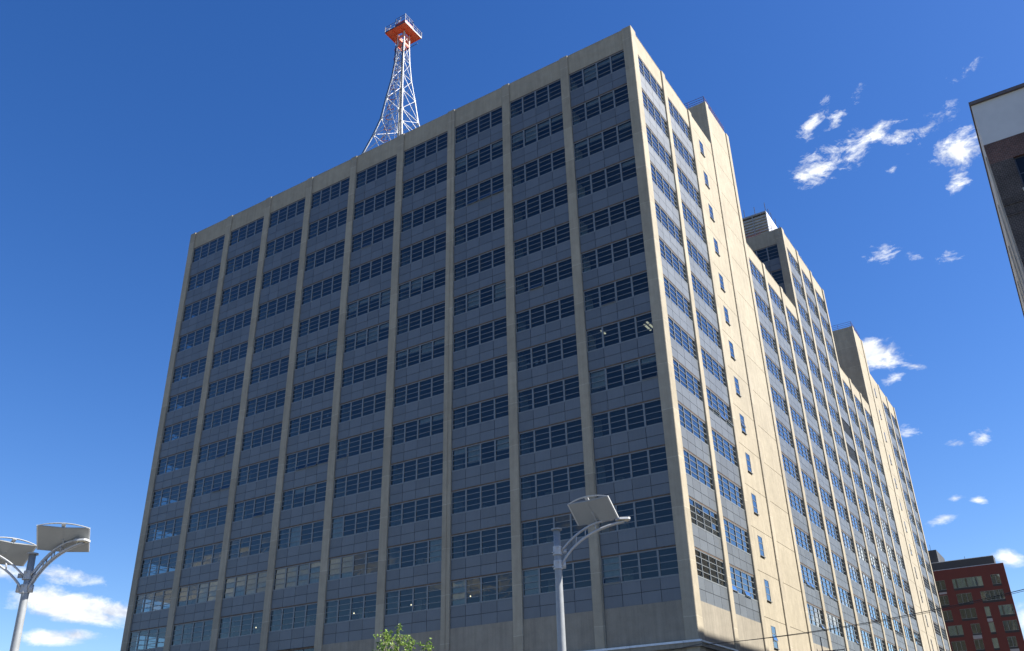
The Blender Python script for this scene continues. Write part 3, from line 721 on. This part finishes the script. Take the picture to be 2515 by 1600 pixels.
mb.tube([(TX+1.9, TY-.75, 95.3), (TX+1.9, TY-.75, 96.6)], .012, 4); mb.build('side_arm', 'dark_steel', T)

# ------------------------------------------------------------------ brick building across the street
def brickmat(name, c1, c2, cm, axis):
    m, t, b = new_mat(name); g = tn(t, 'ShaderNodeNewGeometry').outputs['Position']
    s = tn(t, 'ShaderNodeSeparateXYZ'); t.links.new(g, s.inputs[0]); cb = tn(t, 'ShaderNodeCombineXYZ')
    t.links.new(mt(t, 'ADD', s.outputs[0], s.outputs[1]), cb.inputs[0]); t.links.new(s.outputs[2], cb.inputs[1])
    br = tn(t, 'ShaderNodeTexBrick'); br.inputs['Scale'].default_value = 1.0; br.inputs['Brick Width'].default_value = .215; br.inputs['Row Height'].default_value = .088
    br.inputs['Mortar Size'].default_value = .011; br.inputs['Mortar Smooth'].default_value = .2; br.inputs['Bias'].default_value = -.1
    br.inputs['Color1'].default_value = c1+(1,); br.inputs['Color2'].default_value = c2+(1,); br.inputs['Mortar'].default_value = cm+(1,)
    t.links.new(cb.outputs[0], br.inputs['Vector'])
    t.links.new(mulcol(t, br.outputs['Color'], mt(t, 'MULTIPLY', mr(t, nz(t, g, .7, 5), .3, .7, .7, 1.25), mr(t, nz(t, g, 6, 4), .3, .7, .8, 1.2))), b.inputs['Base Color'])
    b.inputs['Roughness'].default_value = .9; bump(t, b, br.outputs['Fac'], -.5, .02); return m
M['brick_red'] = brickmat('red_brick', (.115, .052, .040), (.075, .036, .032), (.16, .13, .115), 0)
M['brick_dark'] = brickmat('sooty_brick', (.035, .028, .026), (.06, .045, .040), (.16, .14, .125), 0)
M['stucco'] = simple('white_stucco', (.56, .56, .55), .9, var=.06, scale=.8, bmp=.2)
M['stucco2'] = simple('weathered_mortar_wall', (.42, .40, .36), .9, var=.2, scale=.8)
M['cop_dark'] = simple('brown_coping', (.11, .09, .09), .7)
M['old_glass'] = simple('dark_window_glass', (.012, .015, .022), .12, spec=.25)
M['sill'] = simple('limestone_sill', (.50, .47, .40), .8)
K = empty('brick_building', (30, -7, 0), 'dark brick building with a white parapet band at the right edge', 'building')
KX, KY, KY2, KX2 = 24.18, -7.0, 78.0, 60.0
mb = MB(); mb.box(KX+.02, KX2, KY, KY2, 35.16, 38.2, 0); mb.build('parapet_band', 'stucco', K)
mb = MB(); mb.box(KX-.06, KX2+.1, KY-.16, KY2, 38.2, 38.42, 0); mb.build('coping', 'cop_dark', K)
# wall with window openings on the face seen
wins = [(25.42+i*3.9, 28.0+i*3.9) for i in range(8)]
flo = [(33.72, 31.42)] + [(33.72-4.1*i, 31.42-4.1*i) for i in range(1, 8)]
mb = MB(); mt_ = 0
zc = 35.158
for (zt, zb) in flo:
    mb.box(KX, KX2, KY, KY+.4, zt, zc, 0 if zc > 34 else 1)          # band above windows
    px = KX
    for (a, e) in wins: mb.box(px, a, KY, KY+.4, zb, zt-.001, 1); px = e
    mb.box(px, KX2, KY, KY+.4, zb, zt-.001, 1); zc = zb-.001
mb.box(KX, KX2, KY, KY+.4, .13, zc, 1)
mb.box(KX+.01, KX2, KY+.401, KY2-.01, .13, 35.15, 2)
mb.build('wall', ['brick_red', 'brick_dark', 'stucco2'], K)
mb = MB()     # soldier and stretcher courses standing slightly proud
for (zt, zb) in flo:
    n = int((KX2-KX-.1)/.105)
    for i in range(min(n, 90)): mb.box(KX+.06+i*.105, KX+.06+i*.105+.075, KY-.03, KY-.001, zb-.60, zb-.24)
    mb.box(KX, KX2, KY-.05, KY-.001, zb-.72, zb-.62); mb.box(KX, KX2, KY-.04, KY-.001, zb-1.42, zb-1.34)
mb.build('brick_course', 'brick_dark', K)
for (zt, zb) in flo:
    for (a, e) in wins:
        f = MB(); f.box(a, e, KY+.14, KY+.2, zb+.08, zb+.16); f.box(a, e, KY+.14, KY+.2, zt-.08, zt-.002); f.box(a, a+.08, KY+.14, KY+.2, zb+.161, zt-.081); f.box(e-.08, e, KY+.14, KY+.2, zb+.161, zt-.081); f.box(a+.081, e-.081, KY+.145, KY+.195, (zt+zb)/2-.03, (zt+zb)/2+.03)
        f.box(a-.06, e+.06, KY-.07, KY+.25, zb-.10, zb+.079, 1)
        fo = f.build('window', ['dark_steel', 'sill'], K); g_ = MB(); g_.box(a, e, KY+.165, KY+.175, zb+.1, zt-.02); g_.build('pane', 'old_glass', fo)
mb = MB()     # side face: piers and pipes
for i in range(14): mb.box(KX-.06, KX+.009, KY+1.2+i*6.1, KY+1.9+i*6.1, .13, 35.1)
mb.build('side_pier', 'stucco2', K)

# ------------------------------------------------------------------ red apartment building far behind
M['redwall'] = simple('dark_red_cladding', (.115, .026, .019), .8, var=.07, scale=.8)
M['darkclad'] = simple('charcoal_cladding', (.045, .047, .052), .7, var=.1)
M['vent'] = simple('black_grille', (.018, .02, .022), .6)
M['greypan'] = simple('grey_infill_panel', (.30, .29, .29), .7)
M['curtain'] = simple('pale_curtain', (.80, .80, .74), .9, var=.15, scale=2)
M['glass2'] = glassmat('apartment_glass', 1.33, (.60, .68, .68))
A = empty('apartment_building', (0, 150, 0), 'dark red apartment building with charcoal top storeys, behind the office block', 'building')
AX0, AX1, AY = -14.0, 9.6, 150.0
AW = [[(-8.6,-6.9,0),(-3.9,-2.1,0),(-.68,5.0,2),(6.7,8.35,1)],[(-8.6,-6.9,0),(-3.9,-2.2,0),(-.5,2.35,0),(4.02,8.3,3)],[(-8.6,-6.9,0),(-3.9,-2.2,0),(-.59,2.38,0),(4.04,5.0,9),(6.65,9.3,3)],
      [(-3.6,-.86,1),(.78,2.45,0),(4.11,5.09,9),(6.68,9.28,3)],[(-3.6,-1.0,1),(.66,2.3,0),(3.95,4.99,9),(6.72,8.3,1)]]
mb = MB(); zc = 39.4; openings = []
for i in range(10):
    zt = 37.32-3.07*i; zb = zt-1.95; ws = AW[i] if i < 5 else AW[3+(i % 2)]
    mb.box(AX0, AX1, AY, AY+.35, zt, zc); px = AX0
    for (a, e, k) in ws:
        mb.box(px, a, AY, AY+.35, zb-.42, zt-.001); px = e; openings.append((a, e, zb, zt, k))
    mb.box(px, AX1, AY, AY+.35, zb-.42, zt-.001); zc = zb-.421
mb.box(AX0, AX1, AY, AY+.35, .1, zc); mb.poly([(AX1, AY+.35, .1), (8.0, AY+22, .1), (8.0, AY+22, 39.4), (AX1, AY+.35, 39.4)]); mb.poly([(AX1-.3, AY+.35, 39.4), (AX1, AY+.35, 39.4), (8.0, AY+22, 39.4), (7.7, AY+22, 39.4)]); mb.box(AX0, AX0+.35, AY+.351, AY+22, .1, 39.4); mb.box(AX0+.36, 7.9, AY+21, AY+22, .1, 39.4)
mb.build('wall', 'redwall', A)
mb = MB(); mb.box(AX0+.4, 7.6, AY+3.2, AY+20.9, .1, 39.0); mb.build('inner_core', 'inner', A)
mb = MB(); mb.box(AX0, 8.05, AY+.36, AY+4, 39.42, 41.1); mb.box(AX0, 6.9, AY+4.01, AY+18, 39.42, 41.1); mb.build('setback_storey', 'darkclad', A)
mb = MB(); mb.box(AX0, 8.1, AY+.30, AY+.36, 39.40, 39.56); mb.box(AX0, 8.1, AY+.3, AY+4.05, 41.1, 41.2); mb.build('roof_trim', 'coping', A)
mb = MB(); mb.box(AX0+2, -2.45, AY+1, AY+12, 41.2, 44.0); mb.tube([(-3.6, AY+2, 44), (-3.6, AY+2, 45.4)], .04, 5); mb.tube([(2.6, AY+2, 41.2), (2.6, AY+2, 42.0)], .05, 5); mb.build('bulkhead', 'darkclad', A)
for idx, (a, e, zb, zt, k) in enumerate(openings):
    n = max(1, round((e-a)/.93)); f = MB()
    f.box(a, e, AY+.06, AY+.14, zt-.07, zt-.002); f.box(a, e, AY+.06, AY+.14, zb, zb+.06)
    for i in range(n+1): x = a+(e-a)*i/n; f.box(max(a, x-.035), min(e, x+.035), AY+.06, AY+.14, zb+.061, zt-.071)
    fo = f.build('window', 'frame', A); g_ = MB()
    for i in range(n): g_.box(a+(e-a)*i/n+.04, a+(e-a)*(i+1)/n-.04, AY+.10, AY+.11, zb+.061, zt-.071)
    g_.build('pane', 'glass2', fo)
    h_ = MB()
    for i in range(n):
        v = a+(e-a)*i/n; w_ = (e-a)/n
        if k == 9 or (k and ((i*3+idx*5+k) % 3 == 0)): h_.box(v+.05, v+w_*(.95 if (i+idx) % 2 else .6), AY+.16, AY+.18, zb+.08, zt-.05)
    if h_.v: h_.build('curtain', 'curtain', fo)
    h_ = MB(); h_.box(a, e, AY+.05, AY+.25, zb-.42, zb-.002)
    for i in range(n): h_.box(a+(e-a)*i/n+.05, a+(e-a)*(i+1)/n-.05, AY+.03, AY+.049, zb-.36, zb-.06)
    h_.build('vent_grille', 'vent', fo)
for (a, e, z0, z1) in ((-3.7, -2.2, 34.5, 34.9), (4.05, 5.05, 28.2, 28.85), (.7, 2.35, 25.15, 25.85), (6.75, 8.35, 22.1, 22.7)):
    h_ = MB(); h_.box(a, e, AY-.03, AY-.002, z0, z1); h_.build('grey_panel', 'greypan', A)

# ------------------------------------------------------------------ solar street lamps
def arc(p0, p1, p2, n=12):
    p0, p1, p2 = Vector(p0), Vector(p1), Vector(p2)
    return [(1-t)**2*p0 + 2*(1-t)*t*p1 + t*t*p2 for t in [i/n for i in range(n+1)]]
M['module'] = simple('solar_panel_back', (.27, .285, .29), .6, var=.05, scale=2)
M['module_dark'] = simple('solar_cell_glass', (.015, .02, .05), .1)
M['led'] = simple('frosted_led_lens', (.62, .58, .46), .4)
def lamp(base, top_z, arms, label, lean=(0, 0)):
    bx, by = base; o = empty('solar_street_lamp', (bx, by, .13), label, 'street lamp', 'solar street lamps in front of the office block')
    mb = MB(); n = 14
    pts = [Vector((bx - lean[0]*(top_z-z), by - lean[1]*(top_z-z), z)) for z in (.1, 2.5, 4.5, top_z-1.2, top_z)]
    mb.tube(pts, [.135, .125, .113, .098, .092], n); mb.tube([pts[0], pts[0]+Vector((0, 0, .25))], [.2, .19], n)
    mb.build('pole', 'galv', o, True)
    mb = MB(); mb.tube([(bx, by, top_z), (bx, by, top_z+.035)], .15, 16); mb.build('cap', 'galv', o)
    mb = MB()
    for zc_ in arms[0]['clamps']:
        mb.tube([(bx, by, zc_-.11), (bx, by, zc_+.11)], .122, 12); mb.tube([(bx, by, zc_-.12), (bx, by, zc_-.095)], .135, 12)
        for s_ in (-1, 1): mb.tube([(bx+s_*.08-.02, by-.13, zc_+s_*.06), (bx+s_*.08+.02, by-.115, zc_+s_*.06)], .018, 6)
    mb.build('clamp', 'galv_grey', o)
    for A_ in arms:
        z1, z0 = A_['clamps']; tip = Vector(A_['tip']); d = Vector((tip.x-bx, tip.y-by, 0)); Ln = d.length; d.normalize(); side = Vector((-d.y, d.x, 0))
        P = Vector((bx, by, 0)); hz = tip.z
        am = MB()
        for s_ in (-.045, .045):
            o1 = side*s_
            up = arc(P+d*.10+o1+Vector((0, 0, z1-.02)), P+d*Ln*.36+o1+Vector((0, 0, z1+(hz-z1)*.95)), P+d*Ln*.78+o1+Vector((0, 0, hz+.01)))
            lo = arc(P+d*.10+o1+Vector((0, 0, z0)), P+d*Ln*.28+o1+Vector((0, 0, z0+(hz-z0)*.74)), P+d*Ln*.92+o1+Vector((0, 0, hz-.06)))
            am.tube(up, .026, 6); am.tube(lo, .03, 6)
            for i in (4, 6, 8): am.tube([up[i], lo[i]], .014, 4)
        up = arc(P+d*.10+Vector((0, 0, z1-.02)), P+d*Ln*.36+Vector((0, 0, z1+(hz-z1)*.95)), P+d*Ln*.78+Vector((0, 0, hz+.01)))
        for i in (3, 5, 7, 9, 12): am.tube([up[i]-side*.07, up[i]+side*.07], .02, 5)
        am.obox(P+d*.17+Vector((0, 0, z1-.02)), d*.08, side*.012, (0, 0, .06)); am.obox(P+d*.15+Vector((0, 0, z0)), d*.06, side*.05, (0, 0, .1))
        am.build('arm', 'galv_grey', o, True)
        # luminaire
        h = MB(); a0 = tip - d*.40; w0, w1 = .10, .15; th = .028
        prof = [(a0, .07), (a0+d*.10, .15), (tip-d*.05, .15), (tip, .11)]
        bot = [[p+side*w_-Vector((0, 0, th)) for p, w_ in prof], [p-side*w_-Vector((0, 0, th)) for p, w_ in prof]]
        topp = [[p+side*w_*.9+Vector((0, 0, th)) for p, w_ in prof], [p-side*w_*.9+Vector((0, 0, th)) for p, w_ in prof]]
        loop_b = bot[0]+bot[1][::-1]; loop_t = topp[0]+topp[1][::-1]; nn_ = len(loop_b)
        h.poly(loop_b); h.poly(loop_t[::-1])
        for i in range(nn_): h.quad(loop_b[i], loop_b[(i+1) % nn_], loop_t[(i+1) % nn_], loop_t[i])
        hd = h.build('lamp_head', 'white', o)
        h = MB(); h.obox(tip-d*.16-Vector((0, 0, th+.008)), d*.11, side*.10, (0, 0, .006)); h.tube([tip-d*.3-Vector((0, 0, .09)), tip-d*.3-Vector((0, 0, .03))], .03, 8); h.build('lens', 'led', hd)
        # solar panel
        pc = Vector(A_['pc']); az, ti = R(A_['az']), R(A_['tilt']); e1 = Vector((math.cos(az), math.sin(az), 0)); nrm = Vector((-math.sin(az), math.cos(az), 0))
        e2 = -(nrm*math.cos(ti) + Vector((0, 0, math.sin(ti)))); e3 = e1.cross(e2)
        if e3.z < 0: e3 = -e3
        w_, h2 = A_['wh'][0]/2, A_['wh'][1]/2
        pm = MB(); V = .045      # two modules folded along the middle seam
        for s_ in (-1, 1):
            a = pc + e1*s_*.01 - e3*V; b_ = pc + e1*s_*w_
            for k_, mi in ((0, 0), (1, 1)):
                off = e3*(.012 if k_ else -.012)
                q = [a-e2*h2+off, b_-e2*h2+off, b_+e2*h2+off, a+e2*h2+off]; pm.quad(*q, mi)
            for ss in (-1, 1): pm.tube([a+e2*ss*h2, b_+e2*ss*h2], .018, 4)
            pm.tube([b_-e2*h2, b_+e2*h2], .026, 4, 2)
        pm.tube([pc-e2*h2-e3*V, pc+e2*h2-e3*V], .022, 4)
        pn = pm.build('solar_panel', ['module', 'module_dark', 'white'], o)
        bm_ = MB()
        for hh in (.10, .125):
            bm_.tube(arc(pc-e1*w_-e2*h2*1.0, pc-e2*(h2+hh*1.9)+e3*.03, pc+e1*w_-e2*h2*1.0), .012, 5)
        bm_.obox(pc-e2*(h2+.05), e1*.05, e2*.06, e3*.012); bm_.build('curved_rim', 'white', pn)
        pb = MB(); q0 = P+d*Ln*.56+Vector((0, 0, z1+(hz-z1)*.86)); pb.tube([q0, pc-e3*V], .03, 8); pb.tube([q0+(pc-q0)*.35-e1*.05, q0+(pc-q0)*.35+e1*.05], .02, 6); pb.tube([q0+(pc-q0)*.85, pc-e3*.01], .065, 8)
        pb.build('panel_post', 'galv', o)
    return o
lamp((10.66, -37.32), 7.68, [dict(clamps=(7.12, 6.74), tip=(12.42, -36.32, 7.92), pc=(11.62, -36.95, 8.14), az=-3, tilt=-224, wh=(1.26, .70))], 'solar street lamp with one arm and panel, in front of the office block')
lamp((-1.57, -44.88), 7.38, [dict(clamps=(6.82, 6.46), tip=(-.19, -44.19, 7.70), pc=(-.77, -44.57, 7.76), az=51, tilt=146, wh=(1.29, .86)),
      dict(clamps=(6.82, 6.46), tip=(-3.1, -46.6, 7.55), pc=(-2.18, -45.30, 7.46), az=82, tilt=146, wh=(1.27, .81))], 'two-armed solar street lamp standing at the left edge, against the clouds', (-.026, -.016))

# ------------------------------------------------------------------ cables and antenna mast
def cable(pts, label, r_=.014, n=24):
    a, e, sag = pts; a, e = Vector(a), Vector(e)
    P = [a.lerp(e, i/n) - Vector((0, 0, 4*sag*(i/n)*(1-i/n))) for i in range(n+1)]
    mb = MB(); mb.tube(P, r_, 5); o = mb.build('overhead_cable', 'black'); return tag(o, label, 'cable', 'overhead cables')
cable(((.25, .4, 9.35), (24.0, 2.0, 11.6), .55), 'black overhead cable from the building corner up to the right edge', .022)
cable(((.25, -.2, 9.30), (24.0, 2.1, 11.55), .62), 'thinner black cable slung just below the long overhead cable', .014)
cable(((-16, -.3, 9.0), (.25, -.3, 9.33), .35), 'short black cable along the ledge below the shaded front', .02)
o = empty('antenna_mast', (8.0, 1.5, .0), 'black antenna mast with crossbar at the bottom edge, by the blank wall', 'antenna mast')
mb = MB(); mb.tube([(7.62, 1.0, .0), (7.62, 1.0, 9.2)], .035, 6); mb.build('pole', 'dark_steel', o)
mb = MB(); mb.tube([(7.25, 1.2, 8.38), (8.72, 2.0, 8.46)], .03, 5); mb.tube([(7.25, 1.2, 8.3), (8.72, 2.0, 8.3)], .02, 5)
for t in (0, .2, .45, .75, 1): p = Vector((7.25, 1.2, 8.2)).lerp(Vector((8.72, 2.0, 8.2)), t); mb.tube([p, p+Vector((0, 0, .35 if t in (0, 1) else .22))], .02, 4)
mb.build('crossbar', 'dark_steel', o)

# ------------------------------------------------------------------ young tree
def leafmat():
    m, t, b = new_mat('young_leaf'); gn = tn(t, 'ShaderNodeNewGeometry')
    cr = tn(t, 'ShaderNodeValToRGB'); t.links.new(gn.outputs['Random Per Island'], cr.inputs[0])
    cr.color_ramp.elements[0].color = (.06, .14, .02, 1); cr.color_ramp.elements[1].color = (.30, .42, .08, 1)
    t.links.new(cr.outputs[0], b.inputs['Base Color']); b.inputs['Roughness'].default_value = .42
    o = t.nodes['Material Output']; tl_ = tn(t, 'ShaderNodeBsdfTranslucent'); t.links.new(cr.outputs[0], tl_.inputs[0])
    mx = tn(t, 'ShaderNodeMixShader'); mx.inputs[0].default_value = .35; t.links.new(b.outputs[0], mx.inputs[1]); t.links.new(tl_.outputs[0], mx.inputs[2]); t.links.new(mx.outputs[0], o.inputs[0])
    return m
M['leaf'] = leafmat(); M['bark'] = simple('pale_bark', (.25, .22, .18), .9)
def tree(x, y, h, spread, seed):
    rnd = random.Random(seed)
    o = empty('young_tree', (x, y, .13), 'young tree with sparse bright green leaves in front of the concrete base', 'tree')
    tb, lf = MB(), MB()
    tb.tube([(x, y, .13), (x+.05, y, h*.35), (x-.03, y+.04, h*.6), (x, y, h*.8)], [.07, .055, .04, .02], 8)
    def leaf(p, s):
        a = Vector((rnd.gauss(0, 1), rnd.gauss(0, 1), rnd.gauss(.1, .8))).normalized(); b_ = a.orthogonal().normalized(); b_ = (Matrix.Rotation(rnd.uniform(0, 6.28), 3, a) @ b_)
        c_ = a.cross(b_); lf.poly([p-b_*s*.1, p+b_*s*.5+c_*s*.34, p+b_*s*1.1+a*s*.2, p+b_*s*.5-c_*s*.34])
    for i in range(34):
        ang = rnd.uniform(0, 6.28); z0 = h*rnd.uniform(.32, .74); ln = spread*rnd.uniform(.55, 1.0); top_ = h*rnd.uniform(.72, 1.0)
        if i < 7: ang = i*.9; ln = spread*.35*(1+i*.08); top_ = h*(.90+.016*i)
        p0 = Vector((x, y, z0)); p2 = Vector((x+ln*math.cos(ang), y+ln*math.sin(ang), top_ - (ln/spread)*h*.10)); p1 = (p0+p2)/2 + Vector((math.cos(ang)*.15, math.sin(ang)*.15, -.12))
        br = arc(p0, p1, p2, 8); tb.tube(br, [.022*(1-k/10) for k in range(9)], 5)
        for k in range(3, 9):
            for q in range(5):
                tw = br[k] + Vector((rnd.gauss(0, .10), rnd.gauss(0, .10), rnd.gauss(.05, .09)))
                tb.tube([br[k], tw], .005, 3)
                for q2 in range(5 if k < 8 else 9): leaf(tw + Vector((rnd.gauss(0, .035), rnd.gauss(0, .035), rnd.gauss(0, .035))), rnd.uniform(.055, .09))
    tb.build('trunk', 'bark', o, True); lf.build('crown', 'leaf', o)
tree(5.45, -37.6, 5.78, 1.0, 11)
scene.render.film_transparent = False
